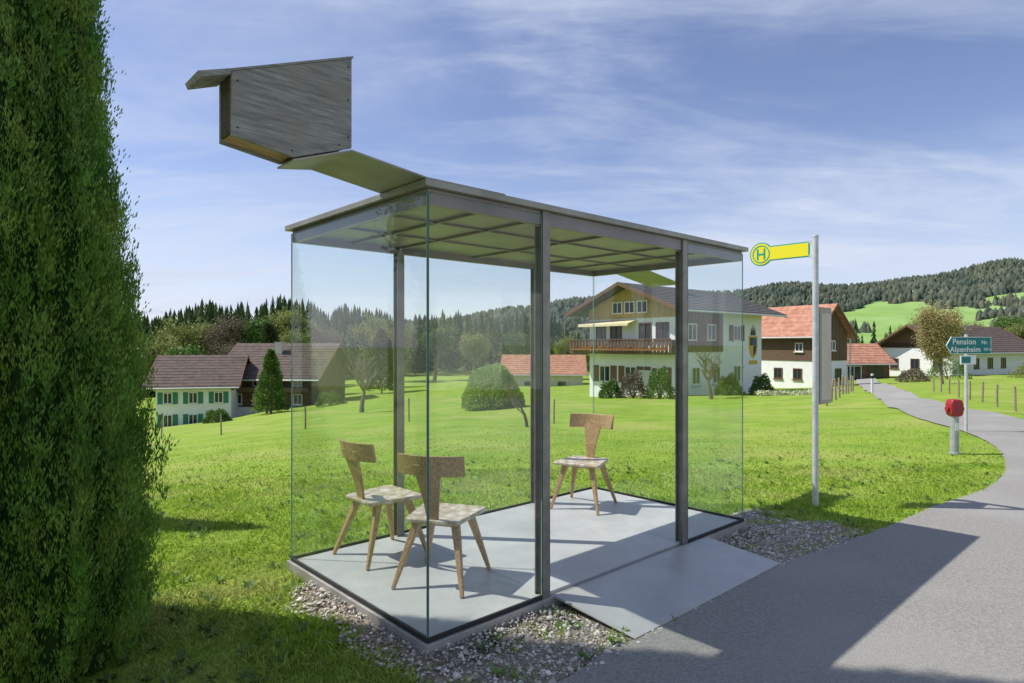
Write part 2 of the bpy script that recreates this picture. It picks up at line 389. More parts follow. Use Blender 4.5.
mb.obj('ramp',M['ramp'],SH,bevel=.002)
mb=MB()
def plate(x0,z0,y00,y01,x1,z1,y10,y11,t=.008):
    mb.hexa([(x0,y00,z0-t),(x1,y10,z1-t),(x1,y11,z1-t),(x0,y01,z0-t),(x0,y00,z0),(x1,y10,z1),(x1,y11,z1),(x0,y01,z0)])
plate(-.03,ZR+.065,-.03,.41,-.437,2.398,-.02,.40)
plate(-.437,2.398,-.02,.40,-.715,2.299,-.02,.15)
mb.box((-.03,-.03,ZR+.0555),(.5,.41,ZR+.064))
mb.obj('bracket',M['steel_roof'],SH)
mb=MB(); plate(LX,ZR+.064,LY-.42,LY,LX+1.0,2.18,LY-.42,LY); mb.box((LX-.5,LY-.42,ZR+.0555),(LX,LY,ZR+.064)); mb.obj('bracket',M['steel_roof'],SH)
# bird box
BB=MB(); prof=[(-.437,2.405),(-.71,2.308),(-.967,2.346),(-.967,2.603),(-.437,2.815)]
BB.prism(prof,'y',-.02,0.0)
bbx=BB.obj('bird_box',M['oldwood'],SH,bevel=.002)
mb=MB(); 
ins=[(-.445,2.413),(-.71,2.319),(-.955,2.356),(-.955,2.595),(-.445,2.80)]
mb.prism(ins,'y',.001,.115); mb.obj('inner_box',M['brownwood'],bbx)
mb=MB(); mb.box((-.966,.001,2.362),(-.956,.115,2.59)); fb=mb.obj('front_board',M['darkwood'],bbx)
mb=MB(); mb.prism(prof,'y',.116,.135); mb.obj('rear_board',M['oldwood'],bbx)
mb=MB()
def rz(x): return 2.822+(x+.437)*.40
xe=-1.085
mb.hexa([(xe,-.022,rz(xe)-.018),(-.97,-.022,rz(-.97)-.018),(-.97,.15,rz(-.97)-.018),(xe,.15,rz(xe)-.018),(xe-.01,-.022,rz(xe)+.004),(-.97,-.022,rz(-.97)+.004),(-.97,.15,rz(-.97)+.004),(xe-.01,.15,rz(xe)+.004)])
mb.hexa([(-.97,-.022,rz(-.97)-.006),(-.43,-.022,rz(-.43)-.006),(-.43,.15,rz(-.43)-.006),(-.97,.15,rz(-.97)-.006),(-.97,-.022,rz(-.97)+.004),(-.43,-.022,rz(-.43)+.004),(-.43,.15,rz(-.43)+.004),(-.97,.15,rz(-.97)+.004)])
mb.obj('box_roof',M['oldwood'],bbx)
for (nx,nz) in ((-.455,2.77),(-.455,2.62),(-.455,2.45),(-.5,2.405),(-.945,2.38),(-.945,2.57),(-.72,2.335)):
    mb=MB(); mb.tube([(nx,-.0195,nz),(nx,-.0225,nz)],[.004,.004],8); mb.obj('nail',M['black'],bbx)

# ------------------------------------------------------------ chairs
def chair(label,loc,ang):
    C=thing('chair',label,'chair',loc,ang,group='wooden chairs in the shelter')
    C.scale=(1.04,1.06,1.0)
    sh=.43
    cs=[(.21,-.215),(.21,.215),(-.19,.165),(-.19,-.165)]
    def rounded(cs,r,n=5):
        out=[];k=len(cs)
        for i in range(k):
            p=Vector(cs[i]);a=(Vector(cs[i-1])-p).normalized();b=(Vector(cs[(i+1)%k])-p).normalized()
            A_=p+a*r;B_=p+b*r
            for q in range(n):
                t=q/(n-1); out.append(A_*((1-t)**2)+p*(2*t*(1-t))+B_*(t*t))
        return out
    ol=rounded(cs,.04)
    mb=MB(); rings=[]
    for (sc,z) in ((.90,sh-.030),(.98,sh-.026),(1,sh-.018),(1,sh-.006),(.98,sh),(.75,sh-.005),(.4,sh-.009)):
        rings.append([(p.x*sc,p.y*sc,z) for p in ol])
    n=len(ol); vs=[p for r in rings for p in r]; fs=[]
    for i in range(len(rings)-1):
        for j in range(n): q=(j+1)%n; fs.append((i*n+j,i*n+q,(i+1)*n+q,(i+1)*n+j))
    fs.append(tuple(range(n))); fs.append(tuple((len(rings)-1)*n+j for j in range(n)))
    mb.add(vs,fs); mb.obj('seat',M['chair_seat'],C,smooth=False)
    for sx,sy in ((1,1),(1,-1),(-1,1),(-1,-1)):
        mb=MB(); tx=.125 if sx>0 else .105; 
        mb.tube([(sx*tx,sy*.12,sh-.029),(sx*(tx+.03),sy*.145,.30),(sx*.235 if sx>0 else sx*.24,sy*.215,0.002)],[.032,.028,.015],4)
        mb.obj('leg',M['chair'],C,bevel=.004)
    for b0,b1 in (((-.14,-.14,sh-.048),(-.09,.14,sh-.0295)),((.10,-.15,sh-.048),(.15,.15,sh-.0295))):
        mb=MB(); mb.box(b0,b1); mb.obj('seat_rail',M['chair'],C,bevel=.003)
    mb=MB()
    zs=[sh-.01,.55,.68,.775]; xs_=[-.155,-.178,-.215,-.245]; ws=[.034,.050,.073,.088]
    vs=[];fs=[]
    for z,x,w in zip(zs,xs_,ws): vs+=[(x-.009,-w,z),(x-.009,w,z),(x+.009,w,z),(x+.009,-w,z)]
    for i in range(3):
        for j in range(4): q=(j+1)%4; fs.append((i*4+j,i*4+q,i*4+4+q,i*4+4+j))
    fs+= [(0,1,2,3),(12,13,14,15)]
    mb.add(vs,fs); mb.obj('back_support',M['chair'],C,bevel=.003)
    mb=MB(); vs=[];fs=[]; K=15
    for k in range(K):
        a=(k/(K-1)*2-1); y=.208*a; x=-.232+.06*a*a
        for (dx,z) in ((-.010,.706),(.008,.704),(-.016,.832),(-.034,.834)): vs.append((x+dx,y,z))
    for k in range(K-1):
        for j in range(4): q=(j+1)%4; fs.append((k*4+j,k*4+q,k*4+4+q,k*4+4+j))
    fs+=[(0,1,2,3),tuple((K-1)*4+j for j in range(4))]
    mb.add(vs,fs); mb.obj('backrest',M['chair'],C,bevel=.004)
    return C
chair('wooden chair with curved backrest seen from behind',(-.44,4.03,0),math.radians(73))
chair('wooden chair with curved backrest beside the rear post',(-.94,4.52,0),math.radians(44))
chair('lone wooden chair standing near the doorway',(.67,5.86,0),math.radians(-118))

# ------------------------------------------------------------ bus stop sign
PX,PY=3.04,6.30; pz=GZ(PX,PY)
S=thing('bus_stop_sign','yellow bus stop flag sign on a galvanised pole','sign',(PX,PY,pz),ANG)
mb=MB(); mb.tube([(0,0,-.1),(0,0,2.70),(0,0,2.701),(0,0,2.715)],[.029,.029,.033,.031],16); mb.obj('pole',M['galv'],S,smooth=False)
def flag(name,grow,thick,m,par):
    mb=MB(); cy=.56; r=.125+grow; hh=.078+grow; zc=2.585
    pts=[]; a0=math.asin(min(.95,hh/r))
    y0=.055-grow
    pts.append((y0,-hh)); 
    for q in range(41):
        t=-a0+(2*a0-2*math.pi)*q/40
        pts.append((cy-r*math.cos(t), r*math.sin(t)))
    pts.append((y0,hh))
    mb.prism([(a,b+zc) for a,b in pts],'x',-thick,thick); return mb.obj(name,m,par)
flag('sign_border',.0,.006,M['hgreen'],S); flag('sign_face',-.012,.009,M['yellow'],S)
def ringm():
    mb=MB(); cy=.56; zc=2.585
    P_=[(-.046,-.058),(-.028,-.058),(-.028,-.009),(.028,-.009),(.028,-.058),(.046,-.058),(.046,.058),(.028,.058),(.028,.009),(-.028,.009),(-.028,.058),(-.046,.058)]
    mb.prism([(a+cy,b+zc) for a,b in P_],'x',-.0115,.0115)
    mb.obj('letter',M['hgreen'],S)
    mb=MB(); n=36; vs=[];fs=[]
    for k in range(n):
        t=2*math.pi*k/n
        for r in (.084,.094):
            for x in (-.0115,.0115): vs.append((x,cy+r*math.cos(t),zc+r*math.sin(t)))
    for k in range(n):
        q=(k+1)%n; a=k*4;b=q*4
        fs+=[(a,b,b+2,a+2),(a+1,a+3,b+3,b+1),(a,a+1,b+1,b),(a+2,b+2,b+3,a+3)]
    mb.add(vs,fs)
    mb.obj('letter_ring',M['hgreen'],S)
ringm()
for z_ in (2.50,2.64): mb=MB(); mb.box((-.012,.0,z_),(.012,.06,z_+.03)); mb.obj('clamp',M['galv'],S)
mb=MB(); mb.box((.04,-.03,1.02),(.33,.01,2.0)); tb=mb.obj('timetable_board',M['boardback'],S,bevel=.006)
mb=MB(); mb.box((.065,-.034,1.06),(.305,-.0305,1.94)); mb.obj('timetable_sheet',M['paper'],tb)
for z_ in (1.2,1.8): mb=MB(); mb.box((.0,-.012,z_),(.04,.012,z_+.03)); mb.obj('clamp',M['galv'],S)

# hydrant
hx,hy=7.0,9.95; S=thing('hydrant','slim grey pillar hydrant with red cap on the verge','hydrant',(hx,hy,GZ(hx,hy)))
mb=MB(); mb.tube([(0,0,-.05),(0,0,.03),(0,0,.035),(0,0,.64)],[.08,.08,.062,.062],20); mb.obj('pillar',M['grey_paint'],S)
mb=MB(); mb.prism([(-.07,.60),(.07,.60),(.098,.65),(.10,.80),(.075,.87),(-.075,.87),(-.10,.80),(-.098,.65)],'y',-.08,.08); mb.obj('cap',M['red'],S,bevel=.025)
for sg in (-1,1):
    mb=MB(); mb.tube([(sg*.09,0,.72),(sg*.13,0,.72),(sg*.135,0,.72)],[.042,.042,.03],12); mb.obj('outlet',M['red'],S)
mb=MB(); mb.box((-.03,-.067,.38),(.03,-.0625,.50)); mb.obj('plate',M['signwhite'],S)

# direction sign
dx_,dy_=9.35,12.95; S=thing('direction_sign','teal arrow sign for a guest house on a post','sign',(dx_,dy_,GZ(dx_,dy_)),math.radians(8))
H0=-GZ(dx_,dy_)
mb=MB(); mb.tube([(0,0,-.1),(0,0,1.72+H0)],[.03,.03],12); mb.obj('pole',M['galv'],S)
def arrow(gw,y0,y1,m,name):
    zc=1.49+H0; h=.175-gw
    mb=MB(); mb.prism([(-.50+gw*1.3,zc),(-.38,zc-h),(.54-gw,zc-h),(.54-gw,zc+h),(-.38,zc+h)],'y',y0,y1); return mb.obj(name,m,S)
arrow(0,-.045,-.03,M['signwhite'],'arrow_border'); arrow(.012,-.049,-.0455,M['teal'],'arrow_face')
mb=MB(); mb.box((-.17,-.045,1.10+H0),(.19,-.03,1.29+H0)); mb.obj('small_plate',M['signwhite'],S)
mb=MB(); mb.box((-.14,-.048,1.13+H0),(.06,-.0455,1.26+H0)); mb.obj('small_plate_field',M['teal'],S)
def text(body,size,loc,m,par,rot=(math.pi/2,0,0),name='lettering'):
    cu=bpy.data.curves.new(name,'FONT'); cu.body=body; cu.size=size; cu.extrude=.001; cu.offset=size*.015; cu.align_x='CENTER'; cu.space_character=1.05
    to=bpy.data.objects.new(name,cu); me=bpy.data.meshes.new_from_object(to); bpy.data.objects.remove(to)
    me.materials.clear(); me.materials.append(m)
    o=link(name,me,par); o.location=loc; o.rotation_euler=rot; return o
text('Pension',.165,(-.09,-.051,1.515+H0),M['signwhite'],S); text('Alpenheim',.155,(-.065,-.051,1.36+H0),M['signwhite'],S)
text('Nr. 1',.11,(.43,-.051,1.52+H0),M['signwhite'],S); text('500 m',.07,(.45,-.051,1.39+H0),M['signwhite'],S)

# ------------------------------------------------------------ houses
def window(par,face,L,W,a,z,w,h,fm='wframe',shut=None,sill=True,d0=0):
    def tr(u,d,zz):
        d=d+d0
        if face=='g': return (-d,u,zz)
        if face=='e': return (L+d,u,zz)
        return (u,-d,zz)
    def bxx(mb,u0,u1,da,db,z0,z1):
        p=tr(u0,da,z0);q=tr(u1,db,z1); mb.box([min(p[i],q[i]) for i in range(3)],[max(p[i],q[i]) for i in range(3)])
    mb=MB(); f=.08
    bxx(mb,a-w/2,a-w/2+f,.002,.06,z,z+h); bxx(mb,a+w/2-f,a+w/2,.002,.06,z,z+h)
    bxx(mb,a-w/2+f,a+w/2-f,.002,.06,z,z+f); bxx(mb,a-w/2+f,a+w/2-f,.002,.06,z+h-f,z+h)
    if w>.7: bxx(mb,a-.03,a+.03,.002,.055,z+f,z+h-f)
    wo=mb.obj('window',M[fm],par)
    mb=MB(); bxx(mb,a-w/2+f*.5,a+w/2-f*.5,.001,.02,z+f*.5,z+h-f*.5); mb.obj('window_pane',M['pane'],wo)
    if sill: mb=MB(); bxx(mb,a-w/2-.08,a+w/2+.08,.003,.14,z-.07,z-.002); mb.obj('sill',M[fm],wo)
    if shut:
        for sg in (-1,1):
            mb=MB(); c=a+sg*(w/2+w*.27+.02); bxx(mb,c-w*.26,c+w*.26,.003,.05,z,z+h); mb.obj('shutter',M[shut],par)
def house(name,label,loc,rot,L,W,hw,rise,ov,wallm,roofm,gablem=None,gz0=None,chim=None,lower=1.6,roofname='roof'):
    H=thing(name,label,name.replace('_',' '),loc,rot)
    mb=MB()
    mb.prism([(0,-lower),(W,-lower),(W,hw),(W/2,hw+rise),(0,hw)],'x',0,L)
    mb.obj('wall',M[wallm],H)
    if gablem:
        g0=gz0 if gz0 else hw-.4
        for x0,x1,sg in ((-.05,-.001,-1),(L+.001,L+.05,1)):
            mb=MB(); mb.prism([(0.0,g0),(W,g0),(W,hw-.03),(W/2,hw+rise-.03),(0,hw-.03)],'x',x0,x1)
            for k in range(1,int(W/.5)):
                yk=k*.5; top=hw-.1+rise*(1-abs(yk-W/2)/(W/2)); 
                if sg<0: mb.box((-.07,yk-.03,g0),(-.049,yk+.03,top))
                else: mb.box((L+.049,yk-.03,g0),(L+.07,yk+.03,top))
            mb.obj('gable_cladding',M[gablem],H)
    sl=rise/(W/2); t=.16
    mb=MB()
    e0=(-ov,hw-sl*ov+.02); e1=(W+ov,hw-sl*ov+.02); r=(W/2,hw+rise+.02)
    mb.prism([e0,r,e1,(e1[0],e1[1]+t),(r[0],r[1]+t),(e0[0],e0[1]+t)],'x',-ov,L+ov)
    ro=mb.obj(roofname,M[roofm],H)
    for x0,x1 in ((-ov-.06,-ov-.002),(L+ov+.002,L+ov+.06)):
        mb=MB()
        mb.prism([(e0[0],e0[1]-.08),(r[0],r[1]-.08),(e1[0],e1[1]-.08),(e1[0],e1[1]+t+.02),(r[0],r[1]+t+.02),(e0[0],e0[1]+t+.02)],'x',x0,x1)
        mb.obj('bargeboard',M['bframe'],ro)
    mb=MB(); mb.tube([(-ov,-ov-.07,e0[1]+.04),(L+ov,-ov-.07,e0[1]+.04)],[.07,.07],8); mb.obj('gutter',M['galv'],ro)
    mb=MB(); nco=int((W/2+ov)/.4)
    for k in range(nco):
        yy=-ov+.1+k*.4; zz=hw+sl*yy+.02+t
        mb.hexa([(-ov+.02,yy,zz-.01),(L+ov-.02,yy,zz-.01),(L+ov-.02,yy+.2,zz+sl*.2-.01),(-ov+.02,yy+.2,zz+sl*.2-.01),(-ov+.02,yy,zz+.035),(L+ov-.02,yy,zz+.035),(L+ov-.02,yy+.2,zz+sl*.2+.004),(-ov+.02,yy+.2,zz+sl*.2+.004)])
    mb.obj('tile_courses',M[roofm],ro)
    if chim:
        cx,cy=chim; zc=hw+sl*cy
        mb=MB(); mb.box((cx-.3,cy-.3,zc-.2),(cx+.3,cy+.3,zc+1.1)); mb.box((cx-.37,cy-.37,zc+1.102),(cx+.37,cy+.37,zc+1.2)); mb.obj('chimney',M['cream'],ro)
    return H
ca,cb=11.28,43.0; bz=-2.5
L,W,hw,rise,ov=11.3,8.1,6.75,1.6,1.35
H=house('farmhouse','large white farmhouse with wooden balcony and shallow dark roof',(ca,cb,bz),math.radians(40),L,W,hw,rise,ov,'white','rooftile','lighttimber',5.95,chim=(4.5,2.8))
for a in (1.6,4.0,6.5): window(H,'g',L,W,a,1.2,1.1,1.25,'wframe','bframe')
for a in (1.2,2.7,5.4): window(H,'g',L,W,a,4.3,1.1,1.3,'bframe')
window(H,'g',L,W,6.9,3.6,1.0,2.1,'bframe',sill=False)
for a in (2.9,4.05,5.2): window(H,'g',L,W,a,6.3,.95,.9,'wframe',sill=False,d0=.07)
window(H,'s',L,W,7.6,4.3,1.0,1.2,'wframe','bframe')
for a in (2.2,4.8,7.6): window(H,'s',L,W,a,1.2,1.0,1.25,'wframe')
mb=MB(); mb.box((.0,-.08,3.5),(5.6,-.003,6.7))
for k in range(12): mb.box((.2+k*.46,-.10,3.5),(.26+k*.46,-.079,6.7))
mb.obj('side_cladding',M['timber'],H)
for a in (1.6,4.0):
    window(H,'s',L,W,a,4.3,1.1,1.2,'wframe',sill=False,d0=.10)
mb=MB(); mb.box((-1.3,-.4,3.35),(-.003,W+.9,3.5))
for k in range(30): 
    y=-.38+k*(W+1.2)/29; mb.box((-1.3,y-.11,3.5),(-1.25,y+.11,4.35))
mb.box((-1.34,-.42,4.352),(-1.22,W+.92,4.44)); mb.box((-1.3,-.4,3.502),(-.003,-.35,4.35)); mb.box((-1.3,W+.85,3.502),(-.003,W+.9,4.35))
bal=mb.obj('balcony',M['timber'],H)
mb=MB(); mb.box((-1.5,-.2,3.6),(-1.345,W+.6,3.75))
for k in range(60): 
    y=-.2+random.random()*(W+.7); s_=.05+random.random()*.06; z=3.78+random.random()*.08
    mb.tube([(-1.42,y,z-s_),(-1.42,y,z),(-1.42,y,z+s_)],[s_*.4,s_,s_*.3],6)
mb.obj('flower_box',M['flower'],bal)
mb=MB(); mb.hexa([(-1.1,3.4,5.50),(-.06,3.4,5.80),(-.06,W+.2,5.80),(-1.1,W+.2,5.50),(-1.1,3.4,5.55),(-.06,3.4,5.85),(-.06,W+.2,5.85),(-1.1,W+.2,5.55)]); mb.box((-1.1,3.4,5.38),(-1.06,W+.2,5.498)); mb.obj('awning',M['awning'],H)
mb=MB(); mb.box((-.9,3.6,-1.0),(-.01,6.0,.05)); mb.box((-.12,2.0,.0),(-.01,3.2,2.2)); mb.obj('entrance',M['cream'],H)
# painted crest on the side wall
mb=MB(); mb.prism([(10.0,2.9),(10.5,3.3),(10.65,3.9),(10.65,4.7),(9.35,4.7),(9.35,3.9),(9.5,3.3)],'y',-.02,-.002); wp=mb.obj('wall_painting',M['ochre'],H)
mb=MB(); mb.prism([(10.0,3.1),(10.4,3.45),(10.5,3.95),(10.0,3.95)],'y',-.028,-.0205); mb.obj('crest_quarter',M['black'],wp)
mb=MB(); mb.prism([(9.5,3.97),(9.98,3.97),(9.98,4.58),(9.5,4.58)],'y',-.028,-.0205); mb.obj('crest_quarter',M['black'],wp)
mb=MB(); mb.prism([(10.02,3.97),(10.5,3.97),(10.5,4.58),(10.02,4.58)],'y',-.028,-.0205); mb.obj('crest_quarter',M['mural_blue'],wp)
mb=MB(); mb.prism([(9.6,4.75),(9.7,5.4),(9.85,5.0),(10.0,5.6),(10.15,5.0),(10.3,5.4),(10.4,4.75)],'y',-.02,-.002); mb.obj('crest_crown',M['black'],wp)
mb=MB(); mb.prism([(9.3,2.5),(10.7,2.5),(10.55,2.8),(9.45,2.8)],'y',-.02,-.002); mb.obj('crest_scroll',M['ochre'],wp)
a=math.radians(-60); nx,ny=26.5,55; L,W=8.5,4.6; ux,uy=math.cos(a),math.sin(a)
H=house('barn','barn with red tile roof and dark timber gable',(nx-ux*L,ny-uy*L,-2.3),a,L,W,5.0,2.3,.6,'white','redroof','timber',2.4)
mb=MB(); mb.box((.0,-.06,2.4),(L,-.002,4.95)); mb.obj('side_cladding',M['timber'],H)
window(H,'e',L,W,1.3,.6,.9,1.1,'bframe'); window(H,'e',L,W,3.3,.6,.9,1.1,'bframe'); window(H,'e',L,W,2.3,3.3,.9,.9,d0=.07)
window(H,'s',L,W,6.8,.7,.9,1.0,'bframe'); window(H,'s',L,W,4.8,.7,.9,1.0,'bframe'); window(H,'s',L,W,7.0,3.2,.8,.8,d0=.06)
H=house('garage','low timber garage with red tile roof',(36.6,70,-2.7),math.radians(3),5.6,6,2.3,1.9,.5,'timber','redroof')
window(H,'s',5.6,6,1.5,.2,1.7,1.7,'wframe',sill=False); window(H,'s',5.6,6,4.0,.2,1.7,1.7,'bframe',sill=False)
H=house('farmhouse','white farmhouse with dark brown overhanging roof',(49,70,-2.2),math.radians(28),18,8.5,3.4,2.5,1.2,'white','brownroof','timber',4.0,chim=(6,3))
for a_ in (1.5,4.0,6.4): window(H,'g',18,8,a_,.9,1.0,1.2,'bframe')
for a_ in (2,5,8,11): window(H,'s',18,8,a_,1.0,1.1,1.2,'bframe')
# left valley houses
H=house('farmhouse','white house with green shutters and brown roof',(-30.6,54,-6.1),math.radians(14),6.0,7.5,4.3,2.2,.8,'white','brownroof','timber',3.6)
for a_ in (.95,2.95,5.0):
    window(H,'s',8.2,8,a_,.5,.75,1.1,'wframe','green_shutter'); window(H,'s',8.2,8,a_,2.5,.75,1.0,'wframe','green_shutter')
mb=MB(); mb.box((-.05,-.07,3.75),(6.05,-.003,4.25)); mb.obj('side_cladding',M['timber'],H)
H=house('farmhouse','brown timber farmhouse with balcony and wide tiled roof',(-27.0,59,-5.3),math.radians(-4),8.5,9,4.1,2.7,1.0,'timber','brownroof','timber',3.0,chim=(4,3))
mb=MB(); mb.box((.0,-.06,-1.0),(8.5,-.002,1.0)); mb.obj('plinth',M['white'],H)
for a_ in (1.3,3.2,5.1,7.1): window(H,'s',9,9,a_,1.25,.9,1.0,'wframe'); window(H,'s',9,9,a_,2.95,.85,.85,'wframe',sill=False)
mb=MB(); mb.box((.1,-.9,2.45),(8.4,-.003,2.55)); mb.box((.1,-.9,2.551),(8.4,-.85,2.9)); mb.obj('balcony',M['timber'],H)
H=house('barn','low barn with pale red roof',(-1.0,76,-4.4),math.radians(-4),9.5,7,2.5,2.0,.5,'cream','redroof')
window(H,'s',10,7,3,.5,1,1,'bframe'); window(H,'s',10,7,7,.5,1,1,'bframe')
# invented off-frame house, added for faint reflections in the shelter glass
H=house('farmhouse','invented timber farmhouse added off frame for glass reflections',(24,-9,-.1),math.radians(75),11,8,5.5,2.2,1.1,'white','brownroof','timber',2.9)
for a_ in (1.5,4.0,6.5,9.0):
    for z_ in (.9,3.5): window(H,'s',11,8,a_,z_,1.0,1.2,'wframe','green_shutter')
mb=MB(); mb.box((0,-1.0,2.6),(11,-.003,2.75)); mb.box((0,-1.0,2.751),(11,-.95,3.5))
mb.obj('balcony',M['timber'],H)

# ------------------------------------------------------------ vegetation
def leaf_quads(c,d,n,ln,wd):
    a=c; b=c+d*(ln*.45)[:,None]+n*(wd*.5)[:,None]; t=c+d*ln[:,None]; e=c+d*(ln*.45)[:,None]-n*(wd*.5)[:,None]
    V=np.stack([a,b,t,e],1).reshape(-1,3); return V,np.arange(len(c)*4).reshape(-1,4)
def unit(v): return v/np.maximum(np.linalg.norm(v,axis=-1,keepdims=True),1e-9)

cx,cy=-2.52,2.98; HT=7.9
def crad(z):
    return np.interp(z,[0,.3,.9,1.9,3.1,5,6.8,7.8,8.0],[.60,.67,.70,.61,.455,.31,.17,.05,.0])
def crown_r(th,z):
    return crad(z)*(1+.025*np.sin(3*th+z*1.7)+.03*np.sin(7*th-z*2.1)+.02*np.sin(4*z+th*2)+.05*np.sin(13*th+z*2)+.05*np.sin(23*th-z*2.5))
T_=thing('thuja_tree','tall dense green columnar thuja on the lawn','tree',(cx,cy,GZ(cx,cy)),group='columnar thuja trees')
mb=MB(); mb.tube([(0,0,-.1),(0,0,2),(0,0,6)],[.12,.1,.03],10); tr_o=mb.obj('trunk',M['bark'],T_)
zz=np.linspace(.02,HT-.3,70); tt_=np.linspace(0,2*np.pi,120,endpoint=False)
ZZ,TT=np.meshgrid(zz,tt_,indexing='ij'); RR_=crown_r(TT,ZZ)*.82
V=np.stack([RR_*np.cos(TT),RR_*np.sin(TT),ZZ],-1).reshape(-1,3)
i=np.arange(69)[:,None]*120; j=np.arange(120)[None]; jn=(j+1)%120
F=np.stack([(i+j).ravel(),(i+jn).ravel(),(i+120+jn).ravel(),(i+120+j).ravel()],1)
inner=link('light_blocking_core',arr_mesh('inner',V,F,M['cypcore']),T_)  # solid dark shell added to block light through the crown
def sprays(NC,KL,za,zbb,lmin,lmax,cs0,cs1):
    z=rng.uniform(za,zbb,NC*2); keep=rng.random(NC*2)<crad(z)/.76+.05; z=z[keep][:NC]; nc_=len(z)
    th_=rng.uniform(0,2*np.pi,nc_); rr=crown_r(th_,z)*rng.uniform(.84,1.0,nc_)
    base=np.stack([rr*np.cos(th_),rr*np.sin(th_),z],1)
    rad=np.stack([np.cos(th_),np.sin(th_),np.zeros(nc_)],1); tan=np.stack([-np.sin(th_),np.cos(th_),np.zeros(nc_)],1)
    up=np.array([0,0,1.])
    tw=rng.uniform(-1.2,1.2,nc_)
    pd=unit(rad*np.cos(tw)[:,None]+tan*np.sin(tw)[:,None])
    csize=rng.uniform(cs0,cs1,nc_)
    ang=rng.uniform(-.4,.5,(nc_,KL)); dist=rng.uniform(0,1,(nc_,KL))*csize[:,None]
    dirs=unit(up[None,None]*np.cos(ang)[...,None]+pd[:,None]*np.sin(ang)[...,None]+rng.normal(0,.08,(nc_,KL,3)))
    cen=base[:,None]+dirs*(dist*1.2)[...,None]+rng.normal(0,.004,(nc_,KL,3))
    side=unit(np.cross(dirs,np.cross(up,pd)[:,None]+rng.normal(0,.35,(nc_,KL,3))))
    ln=rng.uniform(lmin,lmax,(nc_,KL)); wd=ln*rng.uniform(.22,.33,(nc_,KL))
    return leaf_quads(cen.reshape(-1,3),dirs.reshape(-1,3),side.reshape(-1,3),ln.ravel(),wd.ravel())
v1,f1=sprays(9800,40,.0,3.6,.015,.030,.05,.14); v2,f2=sprays(2200,28,3.5,HT,.03,.06,.07,.15)
cr_o=link('crown',arr_mesh('crown',np.concatenate([v1,v2]),np.concatenate([f1,f2+len(v1)]),M['cypress']),T_)
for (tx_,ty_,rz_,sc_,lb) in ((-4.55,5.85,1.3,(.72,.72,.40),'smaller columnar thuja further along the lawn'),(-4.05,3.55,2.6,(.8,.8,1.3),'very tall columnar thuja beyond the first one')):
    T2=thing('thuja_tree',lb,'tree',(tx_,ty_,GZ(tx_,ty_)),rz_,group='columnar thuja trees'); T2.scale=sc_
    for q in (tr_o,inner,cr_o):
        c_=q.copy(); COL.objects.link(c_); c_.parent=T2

def tree_meshes(seed,h,spread,levels,leafm,nleaf,lsize,droop=0.0,trunkr=.035,upb=.06,jit=.028,tmin=.35):
    rd=random.Random(seed); mb=MB(); tips=[]
    def br(p,d,ln,r,lv):
        pts=[p];q=p.copy();dd=d.copy();k=4
        for _ in range(k):
            dd=(dd+Vector((rd.gauss(0,.13),rd.gauss(0,.13),rd.gauss(0,.08)+upb-droop*(levels-lv)*.1))).normalized(); q=q+dd*ln/k; pts.append(q.copy())
        mb.tube(pts,[r*(1-.13*i) for i in range(k+1)],5 if lv<levels else 7,cap=False)
        if lv==0: tips.extend(pts[1:]); return
        for c in range(rd.randint(3,5)+(3 if lv==levels and tmin<.3 else 0)):
            t=rd.uniform(tmin,1); idx=min(int(t*k),k-1); pp=pts[idx].lerp(pts[idx+1],t*k-idx) if t<1 else pts[-1]
            a=rd.uniform(0,6.28); out=Vector((math.cos(a),math.sin(a),rd.uniform(.15,.8))) 
            nd=(dd*.55+out*spread).normalized(); br(pp,nd,ln*rd.uniform(.5,.72),r*.5,lv-1)
            if lv==1: tips.append(pp)
    br(Vector((0,0,-.1)),Vector((0,0,1)),h*.5,h*trunkr,levels)
    tm=mb.obj('t',M['bark'],fix=False); tme=tm.data; bpy.data.objects.remove(tm)
    tp=np.array([tuple(t) for t in tips]); n=nleaf
    ii=rng.integers(0,len(tp),n); c=tp[ii]+rng.normal(0,h*jit,(n,3)); d=unit(rng.normal(0,1,(n,3))+np.array([0,0,-.5*droop+.3])); s=unit(np.cross(d,rng.normal(0,1,(n,3))))
    l_=rng.uniform(.6,1.3,n)*lsize; V,F=leaf_quads(c,d,s,l_,l_*.55)
    return tme,arr_mesh('crown',V,F,leafm)
def put_tree(name,label,ms,x,y,sc,rz=0,group=None,z=None,sz=None):
    T=thing(name,label,'tree',(x,y,GZ(x,y) if z is None else z),rz,group); T.scale=(sc,sc,sz or sc)
    link('trunk',ms[0],T); link('crown',ms[1],T); return T
bare=tree_meshes(3,4.2,.9,3,M['bud'],900,.05)
bare2=tree_meshes(12,4.2,.95,3,M['bud'],500,.05)
spring=tree_meshes(21,8,.75,3,M['spring'],12000,.22,jit=.04)
budt=tree_meshes(33,8,.8,3,M['bud'],12000,.17,jit=.04)
green=tree_meshes(27,8,.7,3,M['bush'],14000,.26,jit=.04)
willow=tree_meshes(47,6,.36,4,M['willow'],60000,.13,upb=.2,trunkr=.022,jit=.05,tmin=.12)
put_tree('fruit_tree','small leafless fruit tree in the meadow',bare,-7.9,33,.95,group='bare fruit trees')
put_tree('fruit_tree','small leafless fruit tree in the meadow',bare2,.42,17.5,.36,1.0,group='bare fruit trees')
put_tree('fruit_tree','small leafless fruit tree in the meadow',bare,12.2,38.5,.95,2.2,group='bare fruit trees')
put_tree('willow_tree','golden brown budding willow beside the road',willow,30.8,45,.92)
